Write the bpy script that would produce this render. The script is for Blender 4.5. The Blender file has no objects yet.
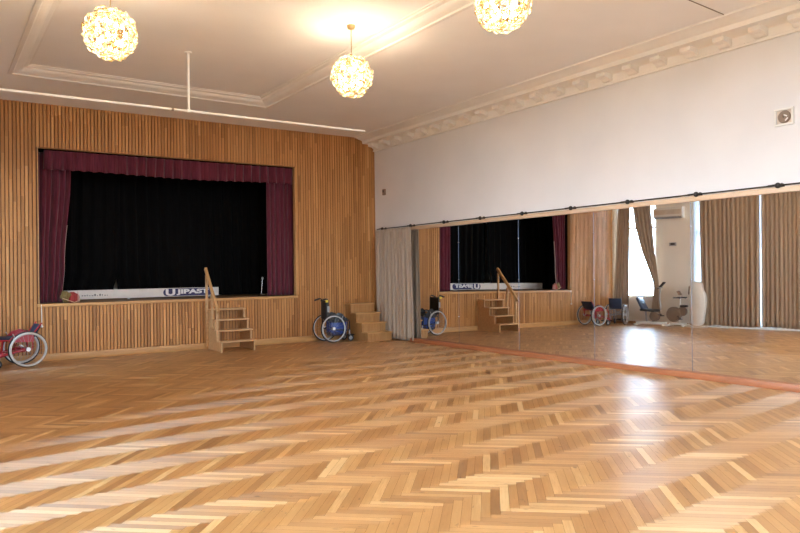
import bpy, bmesh, math, random
from mathutils import Vector, Matrix, Euler
R = math.radians
PI = math.pi
rng = random.Random(7)
C = bpy.context.scene.collection
SC = bpy.context.scene

# ------------------------------------------------------------------ measures
D = 13.655            # stage wall distance at x = 4
SW = R(-1.5567)       # the stage wall is a little out of square
WX = 8.6408           # right wall
MX = 8.5847           # mirror plane
CZ = 4.611            # ceiling border height
ZS, ZO, X1, X2 = 1.017, 3.825, 1.632, 6.615      # stage opening
STAGE = Matrix.Translation((4, D, 0)) @ Matrix.Rotation(SW, 4, 'Z') @ Matrix.Translation((-4, 0, 0))
# STAGE frame: x along the wall, y = 0 the wall face, +y into the stage, -y into the hall
LA = math.atan2(-0.9787, -0.2055)
LEFT = Matrix.Translation((-0.33, 13.77, 0)) @ Matrix.Rotation(LA, 4, 'Z')
# LEFT frame: x = distance along the window wall from the stage corner, +y into the hall
def sl(y): return (13.77 - y) * 1.0218

# ------------------------------------------------------------------ mesh helpers
class MB:
    def __init__(s, T=None):
        s.bm = bmesh.new(); s.T = T
    def _xf(s, vs, M):
        bmesh.ops.transform(s.bm, matrix=M, verts=vs)
    def box(s, c, d, rot=None, bev=0.0, seg=2):
        r = bmesh.ops.create_cube(s.bm, size=1.0)
        vs = r['verts']
        M = Matrix.Translation(c) @ (rot.to_matrix().to_4x4() if rot else Matrix()) @ Matrix.Diagonal((d[0], d[1], d[2], 1))
        s._xf(vs, M)
        if bev > 0:
            es = list({e for v in vs for e in v.link_edges})
            bmesh.ops.bevel(s.bm, geom=es, offset=bev, segments=seg, profile=0.5, affect='EDGES')
        return s
    def bx(s, a, b, bev=0.0):
        c = [(a[i] + b[i]) / 2 for i in range(3)]; d = [abs(b[i] - a[i]) for i in range(3)]
        return s.box(c, d, None, bev)
    def cyl(s, p0, p1, r0, r1=None, seg=14):
        p0, p1 = Vector(p0), Vector(p1); d = p1 - p0
        M = Matrix.Translation((p0 + p1) / 2) @ d.to_track_quat('Z', 'Y').to_matrix().to_4x4()
        bmesh.ops.create_cone(s.bm, cap_ends=True, segments=seg, radius1=r0, radius2=r0 if r1 is None else r1, depth=d.length, matrix=M)
        return s
    def tube(s, pts, r, seg=8, closed=False):
        P = [Vector(p) for p in pts]; n = len(P); rings = []
        rad = r if isinstance(r, (list, tuple)) else [r] * n
        up = None
        for i, p in enumerate(P):
            a = P[i - 1] if (i > 0 or closed) else p
            b = P[(i + 1) % n] if (i < n - 1 or closed) else p
            t = (b - a).normalized()
            if up is None:
                up = t.orthogonal().normalized()
            up = (up - t * up.dot(t)).normalized()
            w = t.cross(up)
            rings.append([s.bm.verts.new(p + (up * math.cos(2 * PI * k / seg) + w * math.sin(2 * PI * k / seg)) * rad[i]) for k in range(seg)])
        m = n if closed else n - 1
        for i in range(m):
            A, B = rings[i], rings[(i + 1) % n]
            for k in range(seg):
                s.bm.faces.new((A[k], A[(k + 1) % seg], B[(k + 1) % seg], B[k]))
        if not closed:
            s.bm.faces.new(rings[0][::-1]); s.bm.faces.new(rings[-1])
        return s
    def torus(s, c, axis, Rr, r, nR=40, nr=8, flat=1.0):
        c = Vector(c); q = Vector(axis).to_track_quat('Z', 'Y')
        rings = []
        for i in range(nR):
            a = 2 * PI * i / nR
            rings.append([s.bm.verts.new(c + q @ Vector(((Rr + r * math.cos(b)) * math.cos(a), (Rr + r * math.cos(b)) * math.sin(a), r * flat * math.sin(b)))) for b in [2 * PI * k / nr for k in range(nr)]])
        for i in range(nR):
            A, B = rings[i], rings[(i + 1) % nR]
            for k in range(nr):
                s.bm.faces.new((A[k], B[k], B[(k + 1) % nr], A[(k + 1) % nr]))
        return s
    def ball(s, c, r, sc=(1, 1, 1), u=16, v=10, rot=None):
        M = Matrix.Translation(c) @ (rot.to_matrix().to_4x4() if rot else Matrix()) @ Matrix.Diagonal((sc[0], sc[1], sc[2], 1))
        bmesh.ops.create_uvsphere(s.bm, u_segments=u, v_segments=v, radius=r, matrix=M)
        return s
    def lathe(s, prof, c=(0, 0, 0), axis=(0, 0, 1), seg=24):
        c = Vector(c); q = Vector(axis).to_track_quat('Z', 'Y'); rings = []
        for (r, z) in prof:
            rings.append([s.bm.verts.new(c + q @ Vector((r * math.cos(2 * PI * k / seg), r * math.sin(2 * PI * k / seg), z))) for k in range(seg)])
        for A, B in zip(rings, rings[1:]):
            for k in range(seg):
                s.bm.faces.new((A[k], A[(k + 1) % seg], B[(k + 1) % seg], B[k]))
        s.bm.faces.new(rings[0][::-1]); s.bm.faces.new(rings[-1])
        return s
    def sweep(s, prof, f, n):
        """closed 2-D profile carried along f(i, p) -> point, i = 0..n"""
        rings = [[s.bm.verts.new(f(i, p)) for p in prof] for i in range(n + 1)]
        m = len(prof)
        for A, B in zip(rings, rings[1:]):
            for k in range(m):
                s.bm.faces.new((A[k], A[(k + 1) % m], B[(k + 1) % m], B[k]))
        s.bm.faces.new(rings[0][::-1]); s.bm.faces.new(rings[-1])
        return s
    def extr(s, outline, f0, f1):
        """outline of 2-D points, f0/f1 map them to the two end faces"""
        return s.sweep(outline, lambda i, p: (f0(p) if i == 0 else f1(p)), 1)
    def grid(s, f, nu, nv):
        V = [[s.bm.verts.new(f(i / nu, j / nv)) for j in range(nv + 1)] for i in range(nu + 1)]
        for i in range(nu):
            for j in range(nv):
                s.bm.faces.new((V[i][j], V[i + 1][j], V[i + 1][j + 1], V[i][j + 1]))
        return s
    def build(s, name, mat, parent=None, smooth=True, ang=40, recalc=True, solid=0.0):
        if s.T is not None:
            bmesh.ops.transform(s.bm, matrix=s.T, verts=s.bm.verts[:])
        if recalc:
            bmesh.ops.recalc_face_normals(s.bm, faces=s.bm.faces[:])
        me = bpy.data.meshes.new(name); s.bm.to_mesh(me); s.bm.free()
        if smooth:
            me.shade_smooth()
            me.set_sharp_from_angle(angle=R(ang))
        if mat: me.materials.append(mat)
        o = bpy.data.objects.new(name, me); C.objects.link(o)
        if parent: o.parent = parent
        if solid:
            md = o.modifiers.new('thickness', 'SOLIDIFY'); md.thickness = solid; md.offset = 0
        return o

def tag(o, label, cat, group=None, kind=None):
    o['label'] = label; o['category'] = cat
    if group: o['group'] = group
    if kind: o['kind'] = kind
    return o
def thing(name, label, cat, loc=(0, 0, 0), rz=0.0, group=None):
    o = bpy.data.objects.new(name, None); C.objects.link(o)
    o.empty_display_size = 0.1
    o.location = loc; o.rotation_euler = (0, 0, rz)
    return tag(o, label, cat, group)
def struct(o, label=None):
    o['kind'] = 'structure'
    if label: o['label'] = label
    return o
def copy_tree(o, parent=None):
    c = o.copy(); C.objects.link(c)
    if parent: c.parent = parent
    for ch in [x for x in bpy.data.objects if x.parent is o]:
        copy_tree(ch, c)
    return c
def spt(x, o, z):     # a point of the stage wall frame; o = metres out into the hall
    return STAGE @ Vector((x, -o, z))

# ------------------------------------------------------------------ materials
def nmat(name):
    m = bpy.data.materials.new(name); m.use_nodes = True
    nt = m.node_tree; b = nt.nodes['Principled BSDF']
    return m, nt, b
def ramp(nt, fac, stops):
    r = nt.nodes.new('ShaderNodeValToRGB'); e = r.color_ramp.elements
    while len(e) < len(stops): e.new(0.5)
    for el, (p, c) in zip(e, stops): el.position = p; el.color = (*c, 1)
    nt.links.new(fac, r.inputs[0]); return r.outputs[0]
def noise(nt, scale, detail=3, vec=None, rough=0.5):
    n = nt.nodes.new('ShaderNodeTexNoise'); n.inputs['Scale'].default_value = scale
    n.inputs['Detail'].default_value = detail; n.inputs['Roughness'].default_value = rough
    if vec: nt.links.new(vec, n.inputs['Vector'])
    return n.outputs['Fac']
def objco(nt, sc=(1, 1, 1), rot=(0, 0, 0)):
    t = nt.nodes.new('ShaderNodeTexCoord'); mp = nt.nodes.new('ShaderNodeMapping')
    mp.inputs['Scale'].default_value = sc; mp.inputs['Rotation'].default_value = rot
    nt.links.new(t.outputs['Object'], mp.inputs['Vector']); return mp.outputs[0]
def bump(nt, b, h, st=0.2, dist=0.01):
    n = nt.nodes.new('ShaderNodeBump'); n.inputs['Strength'].default_value = st; n.inputs['Distance'].default_value = dist
    nt.links.new(h, n.inputs['Height']); nt.links.new(n.outputs[0], b.inputs['Normal'])
def plain(name, col, rough=0.5, metal=0.0, var=0.08, scale=8, spec=0.5, bst=0.0):
    m, nt, b = nmat(name)
    f = noise(nt, scale, 3, objco(nt))
    c0 = tuple(max(0, c * (1 - var)) for c in col); c1 = tuple(min(1, c * (1 + var)) for c in col)
    nt.links.new(ramp(nt, f, [(0.3, c0), (0.7, c1)]), b.inputs['Base Color'])
    b.inputs['Roughness'].default_value = rough; b.inputs['Metallic'].default_value = metal
    b.inputs['Specular IOR Level'].default_value = spec
    if bst: bump(nt, b, f, bst)
    return m
def wood(name, c0, c1, sc=(3, 3, 40), rough=0.45, spec=0.4):
    m, nt, b = nmat(name)
    v = objco(nt, sc)
    f = noise(nt, 1.0, 5, v, 0.6)
    nt.links.new(ramp(nt, f, [(0.3, c0), (0.7, c1)]), b.inputs['Base Color'])
    b.inputs['Roughness'].default_value = rough; b.inputs['Specular IOR Level'].default_value = spec
    bump(nt, b, f, 0.08, 0.004)
    return m
def fabric(name, c0, c1, sheen=0.2, rough=0.9, sc=(60, 60, 3), trans=0.0):
    m, nt, b = nmat(name)
    f = noise(nt, 1.0, 3, objco(nt, sc))
    nt.links.new(ramp(nt, f, [(0.3, c0), (0.7, c1)]), b.inputs['Base Color'])
    b.inputs['Roughness'].default_value = rough; b.inputs['Specular IOR Level'].default_value = 0.15
    b.inputs['Sheen Weight'].default_value = sheen
    if trans:
        t = nt.nodes.new('ShaderNodeBsdfTranslucent'); t.inputs['Color'].default_value = (*c1, 1)
        mx = nt.nodes.new('ShaderNodeMixShader'); mx.inputs[0].default_value = trans
        nt.links.new(b.outputs[0], mx.inputs[1]); nt.links.new(t.outputs[0], mx.inputs[2])
        nt.links.new(mx.outputs[0], nt.nodes['Material Output'].inputs['Surface'])
    return m

M = {}
M['white_wall'] = plain('wall paint white', (0.735, 0.712, 0.69), 0.75, 0, 0.03, 1.2, 0.2)
M['cream_wall'] = plain('wall paint cream', (0.84, 0.78, 0.68), 0.75, 0, 0.03, 1.2, 0.2)
M['ceiling'] = plain('ceiling paint', (0.87, 0.83, 0.775), 0.8, 0, 0.04, 0.7, 0.2)
M['plaster'] = plain('moulding plaster', (0.82, 0.77, 0.70), 0.6, 0, 0.04, 2, 0.3)
M['stair_wood'] = wood('pale plywood', (0.52, 0.30, 0.13), (0.66, 0.41, 0.20), (4, 25, 25))
M['rail_wood'] = wood('handrail beech', (0.52, 0.28, 0.11), (0.62, 0.36, 0.16), (6, 6, 6))
M['box_wood'] = wood('box step oak', (0.36, 0.17, 0.055), (0.50, 0.27, 0.10), (30, 30, 3))
M['plinth_wood'] = wood('plinth wood', (0.50, 0.26, 0.09), (0.60, 0.34, 0.13), (2, 30, 30))
M['ledge_wood'] = wood('reddish ledge wood', (0.33, 0.11, 0.042), (0.42, 0.155, 0.062), (30, 2, 30), 0.4)
M['lath_wood'] = wood('pale lath', (0.62, 0.42, 0.26), (0.72, 0.52, 0.34), (30, 2, 30))
M['stage_floor'] = wood('stage boards', (0.22, 0.12, 0.05), (0.32, 0.18, 0.08), (2, 20, 20), 0.5)
M['backing'] = plain('dark backing', (0.17, 0.075, 0.028), 0.8)
M['black'] = plain('black plastic', (0.012, 0.012, 0.014), 0.45)
M['rubber'] = plain('dark rubber', (0.03, 0.03, 0.03), 0.8)
M['pale_tyre'] = plain('pale grey tyre', (0.56, 0.56, 0.55), 0.5)
M['chrome'] = plain('brushed steel', (0.75, 0.75, 0.76), 0.25, 1.0, 0.03)
M['alu'] = plain('aluminium', (0.66, 0.66, 0.66), 0.4, 0.6, 0.03)
M['joint'] = plain('dull joint strip', (0.15, 0.175, 0.22), 0.35, 1.0, 0.03)
M['iron'] = plain('black iron rod', (0.03, 0.025, 0.022), 0.4, 0.4)
M['red'] = plain('red lacquer', (0.40, 0.012, 0.02), 0.3)
M['navy_pad'] = plain('navy padding', (0.015, 0.022, 0.05), 0.7)
M['steel_blue'] = plain('blue grey vinyl', (0.03, 0.05, 0.10), 0.5)
M['yellow'] = plain('yellow tag', (0.75, 0.6, 0.05), 0.5)
M['grey'] = plain('grey plastic', (0.35, 0.35, 0.35), 0.5)
M['white_plastic'] = plain('off white plastic', (0.80, 0.77, 0.71), 0.4, 0, 0.03)
M['beige_plastic'] = plain('beige plastic', (0.66, 0.55, 0.44), 0.45)
M['brown_plastic'] = plain('taupe plastic', (0.24, 0.17, 0.12), 0.5)
M['white_paint'] = plain('white paint', (0.84, 0.80, 0.74), 0.5, 0, 0.03)
M['burgundy'] = fabric('burgundy velvet', (0.085, 0.013, 0.024), (0.155, 0.028, 0.047), 0.2)
M['black_cloth'] = fabric('black stage cloth', (0.0028, 0.0024, 0.0022), (0.0055, 0.0048, 0.0044), 0.0, 1.0)
M['lining'] = fabric('pale lining', (0.45, 0.38, 0.34), (0.52, 0.45, 0.40), 0.1)
M['taupe_curtain'] = fabric('taupe curtain cloth', (0.36, 0.285, 0.215), (0.47, 0.385, 0.30), 0.3, 0.75, (80, 80, 2))
M['brown_curtain'] = fabric('brown curtain cloth', (0.38, 0.275, 0.19), (0.48, 0.36, 0.255), 0.2, 0.85, (60, 60, 3), 0.12)
M['sheer'] = fabric('white sheer', (0.80, 0.84, 0.88), (0.86, 0.90, 0.94), 0.0, 0.9, (90, 90, 2), 0.55)
M['cloth_red'] = fabric('red cloth', (0.20, 0.02, 0.02), (0.32, 0.05, 0.04))
M['cloth_pink'] = fabric('pink cloth', (0.55, 0.26, 0.22), (0.66, 0.36, 0.30))
M['cloth_olive'] = fabric('olive cloth', (0.13, 0.09, 0.03), (0.21, 0.15, 0.06))
M['banner'] = plain('white banner vinyl', (0.84, 0.78, 0.72), 0.5, 0, 0.03)
M['banner_navy'] = plain('navy print', (0.022, 0.016, 0.10), 0.5)
M['banner_white'] = plain('white print', (0.86, 0.84, 0.84), 0.5, 0, 0.02)
M['print_dark'] = plain('dark print', (0.05, 0.045, 0.05), 0.6)
M['stage_dark'] = plain('dark stage paint', (0.02, 0.018, 0.018), 0.9)
M['stage_back'] = plain('pale stage back wall', (0.55, 0.53, 0.50), 0.8)

def mirror_mat():
    m, nt, b = nmat('silvered mirror')
    b.inputs['Base Color'].default_value = (0.90, 0.90, 0.89, 1); b.inputs['Metallic'].default_value = 1.0
    b.inputs['Roughness'].default_value = 0.012
    return m
M['mirror'] = mirror_mat()
def glass_mat():
    m, nt, b = nmat('window glass')
    t = nt.nodes.new('ShaderNodeBsdfTransparent'); g = nt.nodes.new('ShaderNodeBsdfGlossy'); g.inputs['Roughness'].default_value = 0.02
    mx = nt.nodes.new('ShaderNodeMixShader'); fr = nt.nodes.new('ShaderNodeFresnel')
    nt.links.new(fr.outputs[0], mx.inputs[0]); nt.links.new(t.outputs[0], mx.inputs[1]); nt.links.new(g.outputs[0], mx.inputs[2])
    nt.links.new(mx.outputs[0], nt.nodes['Material Output'].inputs['Surface'])
    return m
M['glass'] = glass_mat()
def batten_mat():
    m, nt, b = nmat('wall battens')
    a = nt.nodes.new('ShaderNodeAttribute'); a.attribute_name = 'tone'
    v = objco(nt, (40, 40, 2.0)); f = noise(nt, 1.0, 4, v, 0.6)
    ad = nt.nodes.new('ShaderNodeMath'); ad.operation = 'MULTIPLY_ADD'; ad.inputs[1].default_value = 0.3; nt.links.new(f, ad.inputs[0]); nt.links.new(a.outputs['Fac'], ad.inputs[2])
    nt.links.new(ramp(nt, ad.outputs[0], [(0.10, (0.33, 0.142, 0.040)), (0.55, (0.52, 0.245, 0.076)), (0.85, (0.63, 0.325, 0.115)), (1.15, (0.72, 0.43, 0.19))]), b.inputs['Base Color'])
    b.inputs['Roughness'].default_value = 0.5; b.inputs['Specular IOR Level'].default_value = 0.35
    return m
M['batten'] = batten_mat()
def parquet_mat():
    m, nt, b = nmat('herringbone parquet')
    L = nt.links.new
    a = nt.nodes.new('ShaderNodeAttribute'); a.attribute_name = 'tone'
    uv = nt.nodes.new('ShaderNodeAttribute'); uv.attribute_name = 'grain'
    tg = nt.nodes.new('ShaderNodeAttribute'); tg.attribute_name = 'across'
    mp = nt.nodes.new('ShaderNodeMapping'); mp.inputs['Scale'].default_value = (5, 70, 1); L(uv.outputs['Vector'], mp.inputs['Vector'])
    f = noise(nt, 1.0, 5, mp.outputs[0], 0.62)
    mp2 = nt.nodes.new('ShaderNodeMapping'); mp2.inputs['Scale'].default_value = (9, 22, 1); L(uv.outputs['Vector'], mp2.inputs['Vector'])
    k = noise(nt, 1.0, 2, mp2.outputs[0])
    ad = nt.nodes.new('ShaderNodeMath'); ad.operation = 'MULTIPLY_ADD'; ad.inputs[1].default_value = 0.45; L(f, ad.inputs[0]); L(a.outputs['Fac'], ad.inputs[2])
    col = ramp(nt, ad.outputs[0], [(0.15, (0.26, 0.108, 0.030)), (0.5, (0.42, 0.198, 0.060)), (0.8, (0.52, 0.275, 0.094)), (1.1, (0.67, 0.42, 0.18))])
    kn = ramp(nt, k, [(0.24, (0.45, 0.40, 0.36)), (0.33, (1, 1, 1))])
    mx = nt.nodes.new('ShaderNodeMix'); mx.data_type = 'RGBA'; mx.blend_type = 'MULTIPLY'; mx.inputs['Factor'].default_value = 1.0
    L(col, mx.inputs['A']); L(kn, mx.inputs['B'])
    L(mx.outputs['Result'], b.inputs['Base Color'])
    wv = noise(nt, 0.7, 3, objco(nt))
    rr = nt.nodes.new('ShaderNodeMapRange'); L(wv, rr.inputs['Value']); rr.inputs['To Min'].default_value = 0.32; rr.inputs['To Max'].default_value = 0.40
    L(rr.outputs[0], b.inputs['Roughness']); b.inputs['Specular IOR Level'].default_value = 0.33
    g = nt.nodes.new('ShaderNodeBsdfAnisotropic'); g.distribution = 'GGX'
    g.inputs['Roughness'].default_value = 0.74; g.inputs['Anisotropy'].default_value = 0.85
    g.inputs['Color'].default_value = (0.95, 0.86, 0.72, 1)
    L(tg.outputs['Vector'], g.inputs['Tangent'])
    ms = nt.nodes.new('ShaderNodeMixShader'); ms.inputs[0].default_value = 0.125
    L(b.outputs[0], ms.inputs[1]); L(g.outputs[0], ms.inputs[2])
    bw = noise(nt, 2.2, 2, objco(nt)); bump(nt, b, bw, 0.10, 0.01)
    L(ms.outputs[0], nt.nodes['Material Output'].inputs['Surface'])
    return m
M['parquet'] = parquet_mat()
def emit(name, col, st):
    m, nt, b = nmat(name)
    b.inputs['Base Color'].default_value = (*col, 1); b.inputs['Emission Color'].default_value = (*col, 1); b.inputs['Emission Strength'].default_value = st
    return m
M['bulb'] = emit('lit bulb', (1.0, 0.80, 0.52), 40)
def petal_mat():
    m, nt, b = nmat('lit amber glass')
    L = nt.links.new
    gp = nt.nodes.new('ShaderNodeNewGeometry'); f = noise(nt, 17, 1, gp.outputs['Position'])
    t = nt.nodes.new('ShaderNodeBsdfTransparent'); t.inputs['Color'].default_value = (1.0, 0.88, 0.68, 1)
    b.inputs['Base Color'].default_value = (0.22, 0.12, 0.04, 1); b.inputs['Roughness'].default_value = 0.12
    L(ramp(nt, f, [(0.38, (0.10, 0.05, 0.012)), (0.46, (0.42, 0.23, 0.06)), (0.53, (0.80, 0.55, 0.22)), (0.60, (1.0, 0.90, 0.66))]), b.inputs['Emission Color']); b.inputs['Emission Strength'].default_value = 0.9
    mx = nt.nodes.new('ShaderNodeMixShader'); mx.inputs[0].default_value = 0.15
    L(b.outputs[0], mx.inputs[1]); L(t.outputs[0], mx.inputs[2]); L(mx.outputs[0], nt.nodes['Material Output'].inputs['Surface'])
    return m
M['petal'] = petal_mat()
M['brass'] = plain('brass', (0.5, 0.36, 0.16), 0.3, 0.9)
def disc_mat():
    m, nt, b = nmat('printed blue spoke guard')
    L = nt.links.new
    t = nt.nodes.new('ShaderNodeTexCoord'); sp = nt.nodes.new('ShaderNodeSeparateXYZ'); L(t.outputs['Object'], sp.inputs[0])
    n = noise(nt, 14, 4, t.outputs['Object'], 0.6)
    ad = nt.nodes.new('ShaderNodeMath'); ad.operation = 'MULTIPLY_ADD'; ad.inputs[1].default_value = 2.2; L(sp.outputs['Z'], ad.inputs[0]); L(n, ad.inputs[2])
    L(ramp(nt, ad.outputs[0], [(0.50, (0.02, 0.018, 0.03)), (0.8, (0.05, 0.035, 0.03)), (1.0, (0.015, 0.03, 0.12)), (1.25, (0.010, 0.045, 0.26)), (1.7, (0.012, 0.05, 0.28))]), b.inputs['Base Color'])
    b.inputs['Roughness'].default_value = 0.4
    return m
M['guard_disc'] = disc_mat()

# ------------------------------------------------------------------ floor: herringbone planks
def build_floor():
    w, n = 0.06, 8
    L = w * n
    ang = R(3.0)
    s2 = 1 / math.sqrt(2)
    pd = Vector((math.cos(-PI / 4 + ang), math.sin(-PI / 4 + ang))); qd = Vector((math.cos(PI / 4 + ang), math.sin(PI / 4 + ang)))
    org = Vector((1.0, 4.95 + 3 * w * s2))
    x0, x1, y0, y1 = -4.0, 8.75, -3.1, 13.9
    vs, fs, tone, grain, across = [], [], [], [], []
    g = 0.0007
    def rect(a, b, la, lb, along):
        pts = [(a + g, b + g), (a + la - g, b + g), (a + la - g, b + lb - g), (a + g, b + lb - g)]
        ws = [org + pd * p[0] + qd * p[1] for p in pts]
        cx = sum(p.x for p in ws) / 4; cy = sum(p.y for p in ws) / 4
        if not (x0 < cx < x1 and y0 < cy < y1): return
        i = len(vs)
        vs.extend((p.x, p.y, 0.0) for p in ws); fs.append((i, i + 1, i + 2, i + 3))
        tone.append(min(0.85, max(0.0, rng.gauss(0.38, 0.19) + (0.22 if rng.random() < 0.08 else 0))))
        u0, v0 = rng.random() * 50, rng.random() * 50
        if along == 0:
            grain.extend([(u0 + p[0] - a, v0 + p[1] - b, 0) for p in pts]); ac = pd
        else:
            grain.extend([(u0 + p[1] - b, v0 + p[0] - a, 0) for p in pts]); ac = qd
        across.extend([(ac.x, ac.y, 0)] * 4)
    for j in range(-16, 17):
        for i in range(-220, 221):
            a = (i + j * n) * w; b = (i - j * n) * w
            rect(a, b, L, w, 0)
            rect(a + L, b + w - L, w, L, 1)
    me = bpy.data.meshes.new('floor'); me.from_pydata(vs, [], fs)
    at = me.attributes.new('tone', 'FLOAT', 'FACE'); at.data.foreach_set('value', tone)
    at = me.attributes.new('grain', 'FLOAT_VECTOR', 'CORNER'); at.data.foreach_set('vector', [c for p in grain for c in p])
    at = me.attributes.new('across', 'FLOAT_VECTOR', 'CORNER'); at.data.foreach_set('vector', [c for p in across for c in p])
    me.materials.append(M['parquet'])
    o = bpy.data.objects.new('floor', me); C.objects.link(o); struct(o, 'honey coloured herringbone parquet floor')
    s = MB().bx((-4.2, -3.3, -0.2), (8.9, 14.1, -0.0015)).build('floor_base', M['backing'], o, False)
build_floor()

# ------------------------------------------------------------------ stage wall with battens
def build_stage_wall():
    segs = []
    pitch, wd, dp = 0.0605, 0.047, 0.022
    n = int((8.66 + 0.5) / pitch)
    def add(x, za, zb):
        z = za - rng.random() * 0.6
        while z < zb:
            ln = 0.55 + rng.random() * 0.85
            a, b = max(z, za), min(z + ln, zb)
            if b - a > 0.01: segs.append((x, a, b, rng.gauss(0.36, 0.16)))
            z += ln
    for i in range(n):
        x = -0.45 + i * pitch
        if X1 - 0.03 < x + wd / 2 < X2 + 0.03:
            add(x, 0.12, ZS - 0.055); add(x, ZO, CZ)
        else:
            add(x, 0.12, CZ)
    vs, fs, tone = [], [], []
    for (x, a, b, t) in segs:
        i = len(vs); c = 0.003
        for z in (a + 0.001, b - 0.001):
            vs.extend([(x, dp, z), (x, c, z), (x + c, 0, z), (x + wd - c, 0, z), (x + wd, c, z), (x + wd, dp, z)])
        for k in range(5):
            fs.append((i + k, i + k + 1, i + 7 + k, i + 6 + k))
        fs.append((i + 5, i + 4, i + 3, i + 2, i + 1, i)); fs.append((i + 6, i + 7, i + 8, i + 9, i + 10, i + 11))
        tone.extend([min(0.95, max(0, t))] * 7)
    me = bpy.data.meshes.new('wall_stage'); me.from_pydata(vs, [], fs)
    at = me.attributes.new('tone', 'FLOAT', 'FACE'); at.data.foreach_set('value', tone)
    me.materials.append(M['batten'])
    o = bpy.data.objects.new('wall_stage', me); C.objects.link(o); o.matrix_world = STAGE
    struct(o, 'stage wall clad in narrow vertical wooden battens')
    b = MB()
    for (xa, xb, za, zb) in ((-0.6, X1, 0, 4.9), (X2, 8.9, 0, 4.9), (X1, X2, 0, ZS - 0.06), (X1, X2, ZO, 4.9)):
        b.bx((xa, dp + 0.001, za), (xb, 0.11, zb))
    b.build('wall_backing', M['backing'], o, False)
    return o
wall_stage = build_stage_wall()
pl = MB(STAGE)
pl.bx((-0.4, -0.022, 0), (7.80, 0.022, 0.118), 0.004)
struct(pl.build('baseboard_stage', M['plinth_wood']), 'pale wooden plinth along the foot of the stage wall')
t = MB(STAGE)
t.bx((X1 - 0.012, 0.003, ZS), (X1 + 0.004, 0.112, ZO)); t.bx((X2 - 0.004, 0.003, ZS), (X2 + 0.016, 0.112, ZO)); t.bx((X1 + 0.004, 0.026, ZO - 0.004), (X2 - 0.004, 0.112, ZO + 0.002))
struct(t.build('trim_1', M['plinth_wood']), 'wooden lining of the stage opening')
t = MB(STAGE); t.bx((X1 - 0.03, -0.028, ZS - 0.055), (X2 + 0.03, 0.14, ZS), 0.008)
struct(t.build('trim_2', M['plinth_wood']), 'pale wooden nosing along the stage edge')
t = MB(STAGE); t.bx((0.2, 0.1405, ZS - 0.1), (8.0, 2.6, ZS - 0.003))
struct(t.build('floor_stage', M['stage_floor']), 'dark boarded stage floor')
t = MB(STAGE)
t.bx((0.1, 0.115, 0.7), (0.2, 2.6, 4.6)); t.bx((8.0, 0.115, 0.7), (8.1, 2.6, 4.6)); t.bx((0.1, 0.115, 4.4), (8.1, 2.6, 4.5))
struct(t.build('wall_stage_sides', M['stage_dark']), 'dark side walls and loft of the stage')
t = MB(STAGE); t.bx((0.1, 2.5, 0.7), (8.1, 2.6, 4.6))
struct(t.build('wall_stage_rear', M['stage_back']), 'pale rear wall behind the black stage drapes')

# ------------------------------------------------------------------ cloth
def cloth(name, mat, xl, xr, z0, z1, off, amp, folds, parent=None, T=None, nu=None, nv=26, seed=0, hem=0.0, solid=0.006, taper=0.55, cusp=0):
    """pleated cloth: xl(z), xr(z) give its edges, off its distance from the wall; amp pleat depth"""
    r = random.Random(seed)
    ph = [r.random() * 2 * PI for _ in range(6)]
    nu = nu or int(folds * 12)
    fl = lambda f, z: f(z) if callable(f) else f
    def f(u, v):
        z = z1 + (z0 - z1) * v
        a, b = fl(xl, z), fl(xr, z)
        uu = u + 0.10 / folds * math.sin(2 * PI * 1.7 * u + ph[0]) + 0.05 / folds * math.sin(2 * PI * u * 3.1 + ph[1] + v * 1.5)
        p = 2 * PI * folds * uu
        ar = amp * (taper + (1 - taper) * v) * (0.75 + 0.35 * math.sin(2 * PI * 2.3 * u + ph[2]))
        d = ar * (math.sin(p) + 0.28 * math.sin(2 * p + ph[3] + 1.2 * v) + 0.22 * math.sin(0.5 * p + ph[4]))
        if cusp: d = cusp * ar * (2 * abs(math.sin(p / 2)) - 1.2 + 0.25 * math.sin(0.5 * p + ph[4]))
        zz = z + hem * v * (math.sin(p + 0.6) * 0.6 + math.sin(2 * PI * 1.3 * u + ph[5]))
        return Vector((a + (b - a) * u + 0.25 * ar * math.cos(p + ph[3]), off + d, zz))
    m = MB(T); m.grid(f, nu, nv)
    return m.build(name, mat, parent, True, 180, False, solid)
def linz(*kv):
    kv = sorted(kv)
    def f(z):
        if z <= kv[0][0]: return kv[0][1]
        for (a, x), (b, y) in zip(kv, kv[1:]):
            if z <= b: return x + (y - x) * (z - a) / (b - a)
        return kv[-1][1]
    return f
def lerpz(*kv):
    kv = sorted(kv)
    def f(z):
        if z <= kv[0][0]: return kv[0][1]
        for (a, x), (b, y) in zip(kv, kv[1:]):
            if z <= b:
                t = (z - a) / (b - a); t = t * t * (3 - 2 * t)
                return x + (y - x) * t
        return kv[-1][1]
    return f

o = cloth('valance', M['burgundy'], 1.74, X2 - 0.015, 3.435, ZO - 0.028, 0.095, 0.058, 27, T=STAGE, nv=10, seed=3, hem=0.016, taper=0.6, cusp=-1)
tag(o, 'burgundy gathered valance hanging across the top of the stage opening', 'valance')
o = cloth('stage_curtain', M['burgundy'], X1 - 0.05, lerpz((1.02, 2.0), (1.7, 2.05), (3.4, 2.18)), 1.03, ZO - 0.05, 0.24, 0.060, 5.5, T=STAGE, seed=11, cusp=-1)
tag(o, 'burgundy stage curtain drawn to the end of the opening above the red wheelchair', 'curtain', 'burgundy stage curtains')
e = MB(STAGE); fx = lerpz((1.02, 2.0), (1.7, 2.05), (3.4, 2.18))
e.grid(lambda u, v: Vector((fx(1.1 + 1.35 * v) + 0.004 + 0.020 * u, 0.205 + 0.012 * u, 1.1 + 1.35 * v)), 2, 20)
l = e.build('lining', M['lining'], o, True, 180, False, 0.004); l['label'] = 'pale lining along the curtain edge'
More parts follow.
